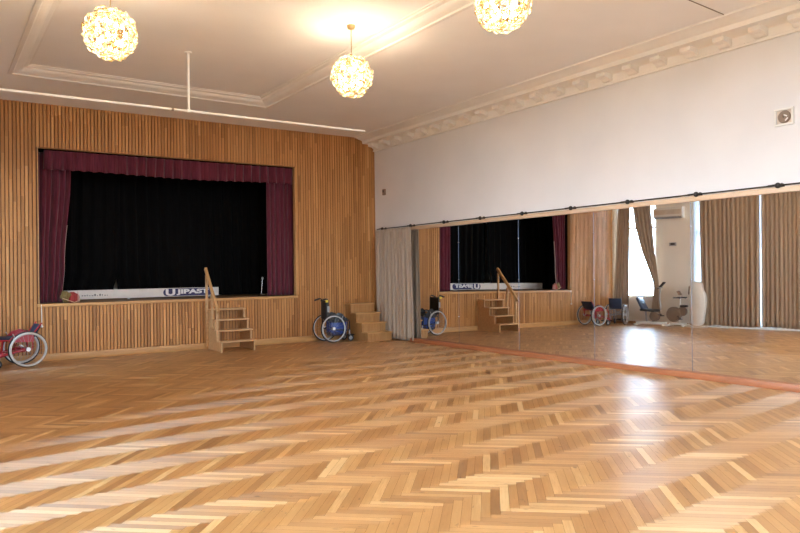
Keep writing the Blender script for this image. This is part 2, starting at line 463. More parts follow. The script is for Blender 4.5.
o = cloth('stage_curtain', M['burgundy'], 6.05, X2 + 0.10, 1.03, ZO - 0.05, 0.24, 0.060, 6.5, T=STAGE, seed=15, cusp=-1)
tag(o, 'burgundy stage curtain hanging straight beside the stage end with the blue wheelchair', 'curtain', 'burgundy stage curtains')
dr1 = cloth('stage_drape', M['black_cloth'], 0.3, lerpz((1.02, 3.19), (1.22, 3.20), (1.62, 3.31), (4.3, 3.36)), 1.03, 4.3, 1.75, 0.05, 14, T=STAGE, seed=21)
tag(dr1, 'black drape at the back of the stage behind the plain end of the banner', 'curtain', 'black stage drapes')
dr2 = cloth('stage_drape', M['black_cloth'], lerpz((1.02, 3.30), (1.22, 3.295), (1.62, 3.26), (4.3, 3.22)), 7.9, 1.03, 4.3, 1.88, 0.05, 20, T=STAGE, seed=22)
tag(dr2, 'black drape at the back of the stage behind the lettered end of the banner', 'curtain', 'black stage drapes')

# banner on the stage
BL, BR_, BO = 2.02, 0, 1.22
bn = thing('banner', 'low white banner strip with navy UJIPAST lettering standing on the stage floor', 'banner', STAGE @ Vector((3.7, BO, ZS)), SW)
XB0, XB1 = 1.50 - 3.7, 5.29 - 3.7
MB().bx((XB0, 0, 0.022), (XB1, 0.02, 0.205), 0.003).build('banner_strip', M['banner'], bn)
for xx in (XB0 + 0.3, (XB0 + XB1) / 2, XB1 - 0.25):
    m = MB(); m.bx((xx - 0.02, -0.04, 0.0), (xx + 0.02, 0.09, 0.012)); m.bx((xx - 0.015, 0.018, 0.0), (xx + 0.015, 0.032, 0.10)); m.build('foot', M['alu'], bn)
px0, px1 = 4.09 - 3.7, 5.15 - 3.7
m = MB(); h0, h1 = 0.034, 0.194
ol = [(px0 + 0.05, h0), (px1 - 0.03, h0), (px1 - 0.03, h1), (px0 + 0.05, h1)]
arc = [(px0 + 0.08 - 0.08 * math.sin(a), (h0 + h1) / 2 - (h1 - h0) / 2 * math.cos(a)) for a in [PI * k / 12 for k in range(13)]]
arc2 = [(px1 - 0.08 + 0.08 * math.sin(a), (h0 + h1) / 2 + (h1 - h0) / 2 * math.cos(a)) for a in [PI * k / 12 for k in range(13)]]
m.extr(arc[::-1] + arc2[::-1], lambda p: Vector((p[0], -0.003, p[1])), lambda p: Vector((p[0], 0.001, p[1])))
nv = m.build('printed_panel', M['banner_navy'], bn); nv['label'] = 'navy printed panel with white lettering'
def text_mesh(body, width, height, loc, mat, parent, name, bold=0.012):
    cu = bpy.data.curves.new(name, 'FONT'); cu.body = body; cu.extrude = 0.0015; cu.offset = bold; cu.size = 1.0
    to = bpy.data.objects.new(name, cu); C.objects.link(to)
    dg = bpy.context.evaluated_depsgraph_get()
    me = bpy.data.meshes.new_from_object(to.evaluated_get(dg))
    bpy.data.objects.remove(to)
    xs = [v.co.x for v in me.vertices]; ys = [v.co.y for v in me.vertices]
    sx = width / (max(xs) - min(xs)); sy = height / (max(ys) - min(ys)); mx, my = min(xs), min(ys)
    for v in me.vertices:
        v.co = Vector(((v.co.x - mx) * sx, -v.co.z, (v.co.y - my) * sy))
    me.materials.append(mat)
    q = bpy.data.objects.new(name, me); C.objects.link(q); q.parent = parent; q.location = loc
    return q
text_mesh('U', 0.20, 0.145, (px0 + 0.05, -0.005, 0.042), M['banner_white'], nv, 'lettering', 0.05)
text_mesh('JIPAST', 0.70, 0.128, (px0 + 0.275, -0.005, 0.050), M['banner_white'], nv, 'lettering', 0.05)
r = random.Random(4)
for i in range(11):
    x = XB0 + 1.0 + i * 0.047; hh = r.choice((0.018, 0.03, 0.04))
    MB().bx((x, -0.002, 0.085), (x + r.choice((0.014, 0.024)), 0.0, 0.085 + hh)).build('small_print', M['print_dark'], bn)

# bundle by the curtain foot
cb = thing('cloth_bundle', 'small crumpled heap of red, pink and olive cloth with sticks beside the stage curtain foot', 'bundle', STAGE @ Vector((2.15, 0.095, ZS)), SW)
def lump(name, mat, c, s, seed):
    r = random.Random(seed); m = MB(); m.ball((0, 0, 0), 1.0, (1, 1, 1), 18, 12)
    k = [(Vector((r.gauss(0, 1), r.gauss(0, 1), r.gauss(0, 1))) * 3.2, r.random() * 6) for _ in range(6)]
    for v in m.bm.verts:
        d = 1 + sum(0.11 * math.sin(v.co.dot(a) + p) for a, p in k)
        v.co = Vector((v.co.x * d * s[0], v.co.y * d * s[1], max(v.co.z * d * s[2], -c[2] + 0.004))) + Vector(c)
    return m.build(name, mat, cb)
a = lump('red_cloth', M['cloth_red'], (0.045, 0.0, 0.095), (0.085, 0.045, 0.10), 1)
lump('olive_cloth', M['cloth_olive'], (-0.075, 0.01, 0.11), (0.085, 0.045, 0.105), 2)
m = MB(); m.grid(lambda u, v: Vector((0.115 + 0.05 * u - 0.03 * v * u, -0.06 + 0.07 * u, 0.02 + 0.20 * v * (1 - 0.35 * u) + 0.01 * math.sin(9 * u + 5 * v))), 8, 8)
m.build('pink_cloth', M['cloth_pink'], cb, True, 180, False, 0.006)
for p, q in (((-0.14, -0.05, 0.09), (0.06, -0.075, 0.008)), ((0.055, -0.085, 0.008), (0.16, -0.03, 0.05))):
    MB().tube([p, q], 0.006, 6).build('stick', M['lath_wood'], cb)

# microphone stand
ms_ = thing('microphone_stand', 'thin black microphone stand leaning beside the stage curtain above the steps', 'microphone stand', STAGE @ Vector((6.05, 0.62, ZS)), SW)
m = MB(); m.lathe([(0.002, 0.02), (0.08, 0.012), (0.085, 0.0), (0.002, 0.0)][::-1]); m.build('base', M['iron'], ms_)
MB().tube([(0, 0, 0.01), (0.03, 0, 0.36)], 0.007, 8).build('pole', M['chrome'], ms_)
MB().ball((0.032, -0.005, 0.385), 0.024, (1, 1, 1.25)).build('microphone', M['grey'], ms_)

# cord hanging from the stage edge
cd = thing('pull_cord', 'thin white cord with a ball end hanging below the stage edge by the red wheelchair', 'cord', STAGE @ Vector((1.665, -0.042, 0.62)), SW)
MB().tube([(0, 0, 0.02), (0, 0, 0.2), (-0.003, 0.012, 0.39)], 0.006, 6).build('cord', M['white_plastic'], cd)
MB().ball((0, 0, 0.0), 0.022).build('cord_ball', M['white_plastic'], cd)

# ------------------------------------------------------------------ open wooden steps with a handrail
st = thing('wooden_steps', 'pale wooden open-riser steps with one sloping handrail leading up to the stage', 'steps', STAGE @ Vector((4.98, -0.03, 0)), SW)
def stringer(x):
    prof = [(0, 0), (0, 0.78), (-0.24, 0.78), (-0.24, 0.58), (-0.43, 0.58), (-0.43, 0.38), (-0.62, 0.38), (-0.62, 0.18), (-0.80, 0.18), (-0.80, 0)]
    m = MB(); m.extr(prof, lambda p: Vector((x - 0.014, p[0], p[1])), lambda p: Vector((x + 0.014, p[0], p[1])))
    return m
for x in (-0.315, 0.345):
    stringer(x).build('stringer', M['stair_wood'], st, False)
for k in range(4):
    z = 0.78 - 0.2 * k; y = -0.0 - 0.19 * k
    m = MB(); m.bx((-0.345, y - 0.265, z), (0.375, y - (0.0 if k == 0 else 0.04), z + 0.028), 0.004); m.build('tread', M['stair_wood'], st)
m = MB(); m.box((-0.36, -0.36, 1.195), (0.05, 1.16, 0.075), Euler((R(48.0), 0, 0)), 0.012)
hr = m.build('handrail', M['rail_wood'], st)
for (y, z0, z1) in ((-0.02, 0.05, 1.50), (-0.36, 0.42, 1.12), (-0.66, 0.2, 0.82)):
    m = MB(); m.bx((-0.377, y - 0.02, z0), (-0.332, y + 0.02, z1), 0.004); m.build('post', M['stair_wood'], st)

# box steps in the corner
bs = thing('wooden_steps', 'solid oak box steps with closed risers in the corner beside the grey curtain', 'steps', STAGE @ Vector((8.10, -0.03, 0)), SW)
w2 = 0.30
for k in range(4):
    zt = 0.8 - 0.2 * k; y1 = -0.25 * k; y0 = y1 - 0.25
    m = MB(); m.bx((-w2 - 0.02, y0 - 0.025, zt - 0.028), (w2 + 0.02, y1 - (0 if k == 0 else -0.0), zt), 0.005); m.build('tread', M['stair_wood'] if False else M['plinth_wood'], bs)
    m = MB(); m.bx((-w2, y0, 0.003), (w2, y0 + 0.02, zt - 0.029)); m.build('riser', M['box_wood'], bs)
for x in (-w2, w2 - 0.018):
    prof = [(0, 0.003)] + [p for k in range(4) for p in ((-0.25 * k - (0.0), 0.77 - 0.2 * k), (-0.25 * (k + 1) + 0.021, 0.77 - 0.2 * k))] + [(-1.0 + 0.021, 0.003)]
    m = MB(); m.extr(prof, lambda p: Vector((x, p[0] - 0.001, p[1])), lambda p: Vector((x + 0.018, p[0] - 0.001, p[1]))); m.build('side_panel', M['box_wood'], bs, False)

# ------------------------------------------------------------------ wheelchairs (forward = +x)
def wheelchair(label, loc, rz, frame, pad, tyre, rimcol, back_h, disc=None, tag_col=None, handles=True, recline=0.06, hr=0.010, sy=1.0, grips=True, sx=1.0, bar=0.0, foot=0.0):
    root = thing('wheelchair', label, 'wheelchair', loc, rz); root.scale = (sx, sy, 1)
    t = 0.265
    for sg in (-1, 1):
        yo = sg * t
        w = MB().torus((0, yo, 0.3), (0, 1, 0), 0.287, 0.013, 48, 8).build('wheel', tyre, root)
        MB().torus((0, yo, 0.3), (0, 1, 0), 0.268, 0.009, 48, 6, 1.4).build('rim', M['alu'], w)
        MB().torus((0, yo + sg * 0.042, 0.3), (0, 1, 0), 0.266, hr, 48, 6).build('hand_rim', rimcol, w)
        m = MB()
        for k in range(20):
            a = 2 * PI * k / 20; b = a + (0.35 if k % 2 else -0.35); s = 0.018 * (1 if k % 4 < 2 else -1)
            m.tube([(0.03 * math.cos(b), yo + s, 0.3 + 0.03 * math.sin(b)), (0.265 * math.cos(a), yo, 0.3 + 0.265 * math.sin(a))], 0.0016, 4)
        m.build('spokes', M['grey'], w)
        m = MB(); m.cyl((0, yo - 0.035, 0.3), (0, yo + 0.035, 0.3), 0.03); m.cyl((0, yo + sg * 0.035, 0.3), (0, yo + sg * 0.05, 0.3), 0.034); m.build('hub', M['alu'], w)
        c = MB().torus((0.44, sg * 0.20, 0.075), (0, 1, 0), 0.056, 0.018, 24, 8).build('caster', M['rubber'], root)
        MB().cyl((0.44, sg * 0.20 - 0.012, 0.075), (0.44, sg * 0.20 + 0.012, 0.075), 0.045).build('caster_hub', M['grey'], c)
        m = MB()
        for s2 in (-1, 1): m.tube([(0.44, sg * 0.20 + s2 * 0.026, 0.075), (0.41, sg * 0.20 + s2 * 0.024, 0.165)], 0.006, 6)
        m.cyl((0.41, sg * 0.20, 0.16), (0.41, sg * 0.20, 0.25), 0.016); m.box((0.41, sg * 0.20, 0.165), (0.03, 0.065, 0.012)); m.build('caster_fork', M['grey'], c)
        pts = [(0.02, sg * 0.245, 0.42), (0.05, sg * 0.247, 0.58), (0.13, sg * 0.247, 0.64), (0.24, sg * 0.247, 0.61), (0.32, sg * 0.247, 0.50), (0.32, sg * 0.245, 0.42)] if back_h > 0.8 else [(-0.10, sg * 0.244, 0.42), (-0.10, sg * 0.247, 0.56), (0.03, sg * 0.247, 0.615), (0.16, sg * 0.247, 0.58), (0.27, sg * 0.247, 0.47), (0.27, sg * 0.244, 0.42)]
        m = MB(); m.extr([(p[0], p[2]) for p in pts], lambda p: Vector((p[0], sg * 0.225, p[1])), lambda p: Vector((p[0], sg * 0.232, p[1]))); m.build('side_guard', frame, root)
        m = MB(); m.tube([(0.40, sg * 0.19, 0.46), (0.47 - foot * 0.5, sg * 0.185, 0.42), (0.53 - foot, sg * 0.17, 0.16), (0.55 - foot, sg * 0.165, 0.13)], 0.012, 8)
        f = m.build('footrest_hanger', frame, root)
        MB().box((0.59 - foot, sg * 0.105, 0.125), (0.12, 0.15, 0.014), Euler((0, R(-14), 0)), 0.004).build('footplate', M['black'], f)
        if handles:
            zt = back_h
            hx = -0.09 - recline * 1.1
            m = MB(); m.tube([(-0.08, sg * 0.205, 0.36), (-0.09, sg * 0.205, 0.55), (hx, sg * 0.205, zt), (hx - 0.025, sg * 0.205, zt + 0.035)] + ([(hx - 0.06, sg * 0.205, zt + 0.04)] if grips else []), 0.012, 8)
            m.build('back_post', frame, root)
            g = grips and MB().tube([(hx - 0.05, sg * 0.205, zt + 0.04), (hx - 0.10, sg * 0.205, zt + 0.03), (hx - 0.18, sg * 0.205, zt + 0.005)], [0.016, 0.019, 0.017], 8).build('push_handle', M['black'], root)
            if grips and tag_col and sg == -1:
                MB().box((hx - 0.045, sg * 0.205 - 0.03, zt - 0.01), (0.06, 0.02, 0.05), None, 0.005).build('grip_tag', tag_col, g)
        if bar:
            MB().tube([(0.02, sg * 0.232, 0.30), (0.30, sg * 0.222, 0.235), (0.52, sg * 0.20, 0.17)], bar, 10).build('frame_tube', frame, root)
        m = MB(); m.tube([(0.23, sg * 0.26, 0.44), (0.20, sg * 0.29, 0.52), (0.23, sg * 0.30, 0.57)], 0.007, 6); m.build('brake_lever', M['grey'], root)
    if disc:
        MB().bx((-0.02, -0.17, 0.13), (0.37, 0.17, 0.455), 0.04).build('under_seat_bag', disc, root)
    m = MB()
    for sg in (-1, 1):
        m.tube([(-0.08, sg * 0.205, 0.44), (0.36, sg * 0.205, 0.46), (0.40, sg * 0.19, 0.46)], 0.012, 8)
        m.tube([(-0.08, sg * 0.205, 0.38), (-0.08, sg * 0.205, 0.30), (0.0, sg * 0.205, 0.27), (0.36, sg * 0.20, 0.245), (0.41, sg * 0.20, 0.24)], 0.012, 8)
        m.tube([(0.36, sg * 0.205, 0.46), (0.38, sg * 0.20, 0.24)], 0.012, 8)
    m.tube([(0, -0.24, 0.3), (0, 0.24, 0.3)], 0.014, 8)
    m.tube([(0.12, -0.20, 0.26), (0.14, 0.20, 0.45)], 0.011, 8); m.tube([(0.16, 0.20, 0.26), (0.14, -0.20, 0.45)], 0.011, 8)
    m.build('frame', frame, root)
    MB().box((0.15, 0, 0.485), (0.44, 0.40, 0.05), None, 0.02, 3).build('seat', pad, root)
    b = MB()
    zc = (0.50 + back_h) / 2; hgt = back_h - 0.50
    b.grid(lambda u, v: Vector((-0.10 - recline * v - 0.035 * (1 - (2 * u - 1) ** 2), -0.20 + 0.40 * u, 0.50 + hgt * v)), 12, 8)
    b.build('backrest', pad, root, True, 180, False, 0.035)
    return root

p = spt(1.355, 0.53, 0)
wheelchair('red-framed wheelchair with a low back and pale wheels below the stage', (p.x, p.y, 0), PI + R(5), M['red'], M['navy_pad'], M['rubber'], M['pale_tyre'], 0.69, recline=0.10, grips=False, hr=0.019, bar=0.024)
p = spt(7.195, 0.40, 0)
wc = wheelchair('black wheelchair with a blue bag under its seat next to the corner box steps', (p.x, p.y, 0), R(-3), M['black'], M['black'], M['rubber'], M['pale_tyre'], 0.90, disc=M['guard_disc'], tag_col=M['yellow'], hr=0.013, recline=0.0, sy=0.78, foot=0.10)
MB().box((-0.10, -0.235, 0.72), (0.05, 0.02, 0.13), None, 0.006).build('pouch', M['grey'], wc)
wheelchair('black wheelchair with a blue-grey back by the window, seen in the mirror', (0.35, 13.10, 0), R(160), M['grey'], M['steel_blue'], M['rubber'], M['alu'], 0.77, sy=0.9, sx=0.85, grips=False)

# ------------------------------------------------------------------ right wall, mirrors, cornice
struct(MB().bx((WX, -3.2, -0.1), (WX + 0.2, 13.6, 4.9)).build('wall_right', M['white_wall'], None, False), 'white wall above the mirrors')
lean = math.tan(R(0.5247))
ys = [12.03, 10.43, 8.77, 7.11, 5.45, 3.79, 2.13]
where = ['mirror panel beside the grey corner curtain, reflecting the near end of the stage', 'mirror panel reflecting the wooden steps and black stage drapes, second from the grey curtain',
         'mirror panel reflecting the window and the far wheelchairs, third from the grey curtain', 'mirror panel reflecting the exercise machines beside the window, fourth from the grey curtain',
         'mirror panel reflecting the long closed brown curtains, fifth from the grey curtain', 'mirror panel at the far end of the row, sixth from the grey curtain']
for i in range(6):
    a, b = ys[i], ys[i + 1]
    mp = thing('mirror_panel', where[i], 'mirror', (MX, (a + b) / 2, 0.082), 0, 'wall mirrors in one row')
    h = (a - b) / 2 - 0.001
    xz = lambda z: lean * (z - 1.2)
    m = MB(); m.extr([(-h, 0.0), (h, 0.0), (h, 2.315), (-h, 2.315)], lambda p: Vector((xz(p[1] + 0.082), p[0], p[1])), lambda p: Vector((xz(p[1] + 0.082) + 0.005, p[0], p[1])))
    m.build('mirror_glass', M['mirror'], mp, False)
    if i < 5:
        m = MB(); y0 = b - (a + b) / 2
        m.sweep([(0.0025 * math.sin(q), 0.003 * math.cos(q)) for q in [PI * k / 8 for k in range(9)]], lambda k, p: Vector((xz(2.3 * k + 0.09) - 0.0008 - p[0], y0 + p[1], 2.3 * k + 0.008)), 1)
        js = m.build('joint_strip', M['joint'], mp)
        for z in (0.52, 1.25, 1.98):
            MB().lathe([(0.001, 0.007), (0.008, 0.005), (0.010, 0.0)][::-1], (xz(z) - 0.0045, y0, z), (-1, 0, 0), 14).build('clip', M['chrome'], mp)
struct(MB().bx((8.565, 2.1, 2.402), (WX - 0.001, 12.05, 2.468), 0.004).build('trim_3', M['lath_wood']), 'pale wooden lath along the top of the mirrors')
struct(MB().bx((8.48, 2.1, 0.0005), (WX - 0.001, 12.03, 0.081), 0.004).build('trim_4', M['ledge_wood']), 'reddish wooden ledge along the foot of the mirrors')
# curtain rod on the right wall
cr = thing('curtain_rod', 'thin black curtain rod on round brackets along the white wall above the mirrors', 'curtain rod', (8.54, 8.0, 2.487))
MB().tube([(0, 2.0 - 8, 0), (0, 13.3 - 8, 0)], 0.010, 8).build('rod', M['iron'], cr)
for y in (13.08, 11.97, 10.82, 9.72, 8.62, 7.52, 6.43, 5.33, 4.25, 3.15):
    m = MB(); m.ball((0, y - 8, 0), 0.036, (1.0, 0.95, 1)); m.cyl((0.02, y - 8, 0), (WX - 8.54, y - 8, 0), 0.014); m.cyl((0.088, y - 8, 0), (0.1005, y - 8, 0), 0.035)
    m.tube([(0, y + 0.03 - 8, 0.004), (0, y + 0.12 - 8, 0.002)], 0.014, 8)
    m.build('bracket', M['iron'], cr)
def xcorner(u): return 0
o = cloth('curtain', M['taupe_curtain'], 0.30, lerpz((0.02, 1.80), (2.5, 1.72)), 0.03, 2.462, -0.0, 0.046, 10, taper=0.4, seed=31, T=Matrix(((0, 1, 0, 8.492), (-1, 0, 0, 13.62), (0, 0, 1, 0), (0, 0, 0, 1))))
tag(o, 'grey-taupe pleated curtain hanging to the floor in the corner beside the box steps', 'curtain')
# cornice
def cornice():
    prof = [(WX + 0.0, 4.318), (8.60, 4.318), (8.595, 4.345), (8.61, 4.352), (8.61, 4.455), (8.585, 4.47), (8.31, 4.475), (8.305, 4.49), (8.30, 4.535), (8.27, 4.545), (8.255, 4.555), (8.20, 4.565), (8.15, 4.585), (8.10, 4.59), (8.09, CZ - 0.0005), (WX, CZ - 0.0005)]
    m = MB(); m.sweep(prof, lambda i, p: Vector((p[0], -3.1 + i * 16.62, p[1])), 1)
    return m.build('cornice', M['plaster'], None, True, 35)
co = cornice(); co.name = 'trim_5'; struct(co, 'cream plaster cornice with a row of projecting blocks')
m = MB(); ol = [(8.608, 4.375), (8.60, 4.36), (8.575, 4.358), (8.54, 4.372), (8.52, 4.395), (8.48, 4.40), (8.43, 4.405), (8.415, 4.415), (8.415, 4.472), (8.608, 4.472)]
m.extr(ol, lambda p: Vector((p[0], -0.075, p[1])), lambda p: Vector((p[0], 0.075, p[1])))
blk = m.build('cornice_block', M['plaster'], co, True, 35)
blk.location = (0, 13.37, 0)
for k in range(1, 28):
    c = blk.copy(); C.objects.link(c); c.parent = co; c.location = (0, 13.37 - 0.47 * k, 0)

# things on the right wall
v = thing('wall_vent', 'square cream wall vent with a round dark fan high on the white wall', 'vent', (WX, 4.20, 3.325))
m = MB()
for (a, b) in (((-0.115, -0.105), (0.115, -0.08)), ((-0.115, 0.08), (0.115, 0.105)), ((-0.115, -0.08), (-0.09, 0.08)), ((0.09, -0.08), (0.115, 0.08))):
    m.bx((-0.035, a[0], a[1]), (0.0, b[0], b[1]), 0.004)
m.build('vent_frame', M['white_plastic'], v)
MB().bx((-0.008, -0.09, -0.08), (-0.001, 0.09, 0.08)).build('back_plate', M['beige_plastic'], v)
m = MB(); m.lathe([(0.070, 0), (0.078, 0.004), (0.070, 0.02), (0.012, 0.022), (0.01, 0.0)], (-0.008, 0, 0), (-1, 0, 0), 28); m.build('grille', M['brown_plastic'], v)
m = MB()
m.box((-0.034, -0.022, 0.012), (0.006, 0.045, 0.016), Euler((0.5, 0, 0)), 0.003); m.box((-0.034, -0.034, -0.035), (0.006, 0.045, 0.016), Euler((-0.75, 0, 0)), 0.003)
m.build('fan_blades', M['white_plastic'], v)
ab = thing('alarm_box', 'small dark box mounted on the white wall above the grey curtain', 'box', (WX, 13.10, 3.33))
MB().bx((-0.05, -0.045, -0.07), (0, 0.045, 0.07), 0.008).build('case', M['brown_plastic'], ab)
MB().bx((-0.054, -0.025, -0.01), (-0.05, 0.025, 0.045), 0.001).build('lens', M['black'], ab)

# ------------------------------------------------------------------ ceiling with a recessed panel
TX0, TX1, TY0, TY1 = 1.05, 5.235, -0.6, 11.88
ZT = 4.715
m = MB()
m.bx((-4.2, -3.2, CZ), (TX0, 14.0, 4.95)); m.bx((TX1, -3.2, CZ), (8.84, 14.0, 4.95)); m.bx((TX0, TY1, CZ), (TX1, 14.0, 4.95)); m.bx((TX0, -3.2, CZ), (TX1, TY0, 4.95))
m.bx((TX0, TY0, ZT), (TX1, TY1, 4.95))
struct(m.build('ceiling', M['ceiling'], None, False), 'cream plaster ceiling with a recessed rectangular panel')
prof = [(0.0, ZT), (-0.03, ZT), (-0.03, CZ - 0.022), (0.0, CZ - 0.03), (0.03, CZ - 0.026), (0.04, CZ - 0.008), (0.055, CZ - 0.004), (0.10, CZ + 0.008), (0.14, CZ + 0.035), (0.155, CZ + 0.045), (0.165, CZ + 0.062), (0.215, CZ + 0.078), (0.225, CZ + 0.092), (0.255, CZ + 0.095), (0.258, ZT)]
m = MB()
rings = []
for (cx, cy, sx, sy) in ((TX0, TY0, 1, 1), (TX1, TY0, -1, 1), (TX1, TY1, -1, -1), (TX0, TY1, 1, -1)):
    rings.append([m.bm.verts.new((cx + sx * p[0], cy + sy * p[0], p[1])) for p in prof])
for i in range(4):
    A, B = rings[i], rings[(i + 1) % 4]
    for k in range(len(prof)):
        m.bm.faces.new((A[k], A[(k + 1) % len(prof)], B[(k + 1) % len(prof)], B[k]))
struct(m.build('trim_6', M['plaster'], None, True, 35), 'cream moulding framing the recessed ceiling panel')
MB().tube([(6.2, 4.55, CZ - 0.004), (7.32, 4.60, CZ - 0.004), (8.08, 4.633, CZ - 0.004)], 0.005, 6)
cc = MB().tube([(6.2, 4.55, CZ - 0.006), (7.32, 4.60, CZ - 0.006), (8.08, 4.633, CZ - 0.006)], 0.006, 6).build('ceiling_cable', M['brown_plastic'])
tag(cc, 'thin brown cable running across the ceiling to the cornice', 'cable')

# hanging rail
hrl = thing('hanging_rail', 'white rail hung from the ceiling by one thin rod in front of the stage', 'rail', (3.12, 9.84, 3.865), SW)
MB().tube([(-3.55, 0, 0), (2.93, 0, 0)], 0.017, 8).build('rail', M['white_paint'], hrl)
MB().tube([(0, 0, -0.02), (0, 0, ZT - 3.865 - 0.002)], 0.018, 8).build('drop_rod', M['white_paint'], hrl)
MB().lathe([(0.05, 0), (0.05, 0.012), (0.02, 0.018), (0.02, 0.0)], (0, 0, ZT - 3.865 - 0.001), (0, 0, -1), 18).build('ceiling_plate', M['white_paint'], hrl)
MB().cyl((-0.245, 0, 0), (-0.215, 0, 0), 0.024).build('coupling', M['brown_plastic'], hrl)
MB().cyl((-0.03, 0, 0), (0.03, 0, 0), 0.026).build('clamp', M['white_paint'], hrl)

# ------------------------------------------------------------------ chandeliers
def petal(m, M4):
    n = 12; rings = []
    for i in range(n):
        a = 2 * PI * i / n; Rr = 0.0185 * (1 + 0.10 * math.cos(6 * a))
        rings.append([m.bm.verts.new(M4 @ Vector(((Rr + p) * math.cos(a), (Rr + p) * math.sin(a), q))) for p, q in ((0.0065, 0.002), (0.0, 0.006), (-0.008, 0.001), (0.0, -0.004))])
    for i in range(n):
        A, B = rings[i], rings[(i + 1) % n]
        for k in range(4):
            m.bm.faces.new((A[k], B[k], B[(k + 1) % 4], A[(k + 1) % 4]))
def chandelier(label, loc):
    x, y, zc = loc
    root = thing('chandelier', label, 'chandelier', (x, y, ZT), 0, 'glass flower ball chandeliers')
    zb = zc - ZT
    MB().lathe([(0.012, -0.055), (0.045, -0.045), (0.055, -0.01), (0.055, -0.001)], (0, 0, 0), (0, 0, 1), 20).build('canopy', M['brass'], root)
    MB().tube([(0, 0, -0.05), (0, 0, zb + 0.2)], 0.006, 6).build('stem', M['brass'], root)
    fr = MB()
    for k in range(6):
        fr.torus((0, 0, zb), (math.cos(PI * k / 6), math.sin(PI * k / 6), 0), 0.20, 0.004, 40, 5)
    fr.torus((0, 0, zb), (0, 0, 1), 0.20, 0.004, 40, 5)
    fr.build('globe_frame', M['brass'], root)
    for k in range(14):
        z = 1 - 2 * (k + 0.5) / 14; a = k * PI * (3 - math.sqrt(5)) + x; q = math.sqrt(1 - z * z)
        MB().ball((0.15 * q * math.cos(a), 0.15 * q * math.sin(a), zb + 0.15 * z), 0.022, (1, 1, 1.2), 12, 8).build('bulb', M['bulb'], root)
    return root, zb
first = None
N = 250
for label, loc, sd in (('glass flower ball chandelier in full view nearest the hanging rail', (1.60, 7.62, 4.045), 1),
                       ('glass flower ball chandelier hanging before the recess moulding, smallest of the three', (4.56, 7.66, 4.055), 2),
                       ('glass flower ball chandelier cut off by the top of the photo', (4.56, 4.82, 4.06), 3),
                       ('glass flower ball chandelier of the second pair, on the window side, unseen, added to brighten the ceiling', (1.60, 4.82, 4.06), 4),  # this and the next two are unseen, added for ceiling light
                       ('glass flower ball chandelier of the third pair, on the window side, unseen, added to brighten the ceiling', (1.60, 2.0, 4.06), 5),
                       ('glass flower ball chandelier of the third pair, on the mirror side, unseen, added to brighten the ceiling', (4.56, 2.0, 4.06), 6)):
    root, zb = chandelier(label, loc)
    r = random.Random(sd)
    spots = []
    view = (Vector((0, 0, 1.5)) - Vector(loc)).normalized()
    for k in range(N):
        z = 1 - 2 * (k + 0.5) / N; a = k * PI * (3 - math.sqrt(5)) + sd
        n = Vector((math.sqrt(1 - z * z) * math.cos(a), math.sqrt(1 - z * z) * math.sin(a), z))
        n2 = (n + Vector((r.gauss(0, .22), r.gauss(0, .22), r.gauss(0, .22)))).normalized()
        mt = Matrix.Translation(Vector((0, 0, zb)) + n * (0.238 + r.random() * 0.04)) @ n2.to_track_quat('Z', 'Y').to_matrix().to_4x4() @ Matrix.Scale(0.9 + r.random() * 0.35, 4)
        spots.append((n.dot(view), k, mt))
    spots.sort(reverse=True)
    rest = MB()
    for i, (_, k, mt) in enumerate(spots):
        if i >= 100 or sd > 3:
            petal(rest, mt); continue
        if first is None:
            m = MB(); petal(m, Matrix()); first = m.build('glass_flower', M['petal'], root, True, 180); q = first
        else:
            q = first.copy(); C.objects.link(q); q.parent = root
        q.matrix_local = mt
    ro = rest.build('glass_flowers', M['petal'], root, True, 180); ro['kind'] = 'stuff'
    L = bpy.data.lights.new('chandelier light', 'POINT'); L.energy = 36; L.color = (1.0, 0.88, 0.72); L.shadow_soft_size = 0.09
    lo = bpy.data.objects.new('chandelier_light', L); C.objects.link(lo); lo.parent = root; lo.location = (0, 0, zb)

# ------------------------------------------------------------------ left (window) wall
WIN = [(sl(13.70), sl(12.40), 0.78, 3.75), (sl(11.34), sl(8.3), 0.05, 3.75), (sl(6.4), sl(1.9), 0.78, 3.75), (sl(0.5), sl(-2.2), 0.78, 3.75)]
def left_wall():
    m = MB(LEFT); x = -0.1
    for (a, b, z0, z1) in WIN:
        m.bx((x, -0.3, -0.1), (a, 0, 4.9)); m.bx((a, -0.3, -0.1), (b, 0, z0)); m.bx((a, -0.3, z1), (b, 0, 4.9)); x = b
    m.bx((x, -0.3, -0.1), (sl(-3.2), 0, 4.9))
    return m.build('wall_left', M['cream_wall'], None, False)
struct(left_wall(), 'cream window wall seen in the mirrors')
ADDED_WIN = [(0.4, 2.2, 0.78, 3.75), (4.6, 6.4, 0.78, 3.75)]  # unseen back windows, added to let in more daylight
m = MB(); x = -4.3
for (a, b, z0, z1) in ADDED_WIN:
    m.bx((x, -3.3, -0.1), (a, -3.0, 4.9)); m.bx((a, -3.3, -0.1), (b, -3.0, z0)); m.bx((a, -3.3, z1), (b, -3.0, 4.9)); x = b
m.bx((x, -3.3, -0.1), (8.9, -3.0, 4.9))
struct(m.build('wall_back', M['white_wall'], None, False), 'white wall with two added unseen windows opposite the stage')
BACK = Matrix.Translation((0, -3.0, 0))
m = MB(LEFT)
x = 0.02
for (a, b, z0, z1) in WIN + [(sl(-3.0), 0, 0, 0)]:
    if z0 > 0.1 or z1 == 0:
        continue
    m.bx((x, 0.0005, 0.0005), (a - 0.02, 0.016, 0.075), 0.003); x = b + 0.02
m.bx((x, 0.0005, 0.0005), (sl(-2.95), 0.016, 0.075), 0.003)
struct(m.build('baseboard_left', M['box_wood']), 'dark wooden skirting along the window wall')
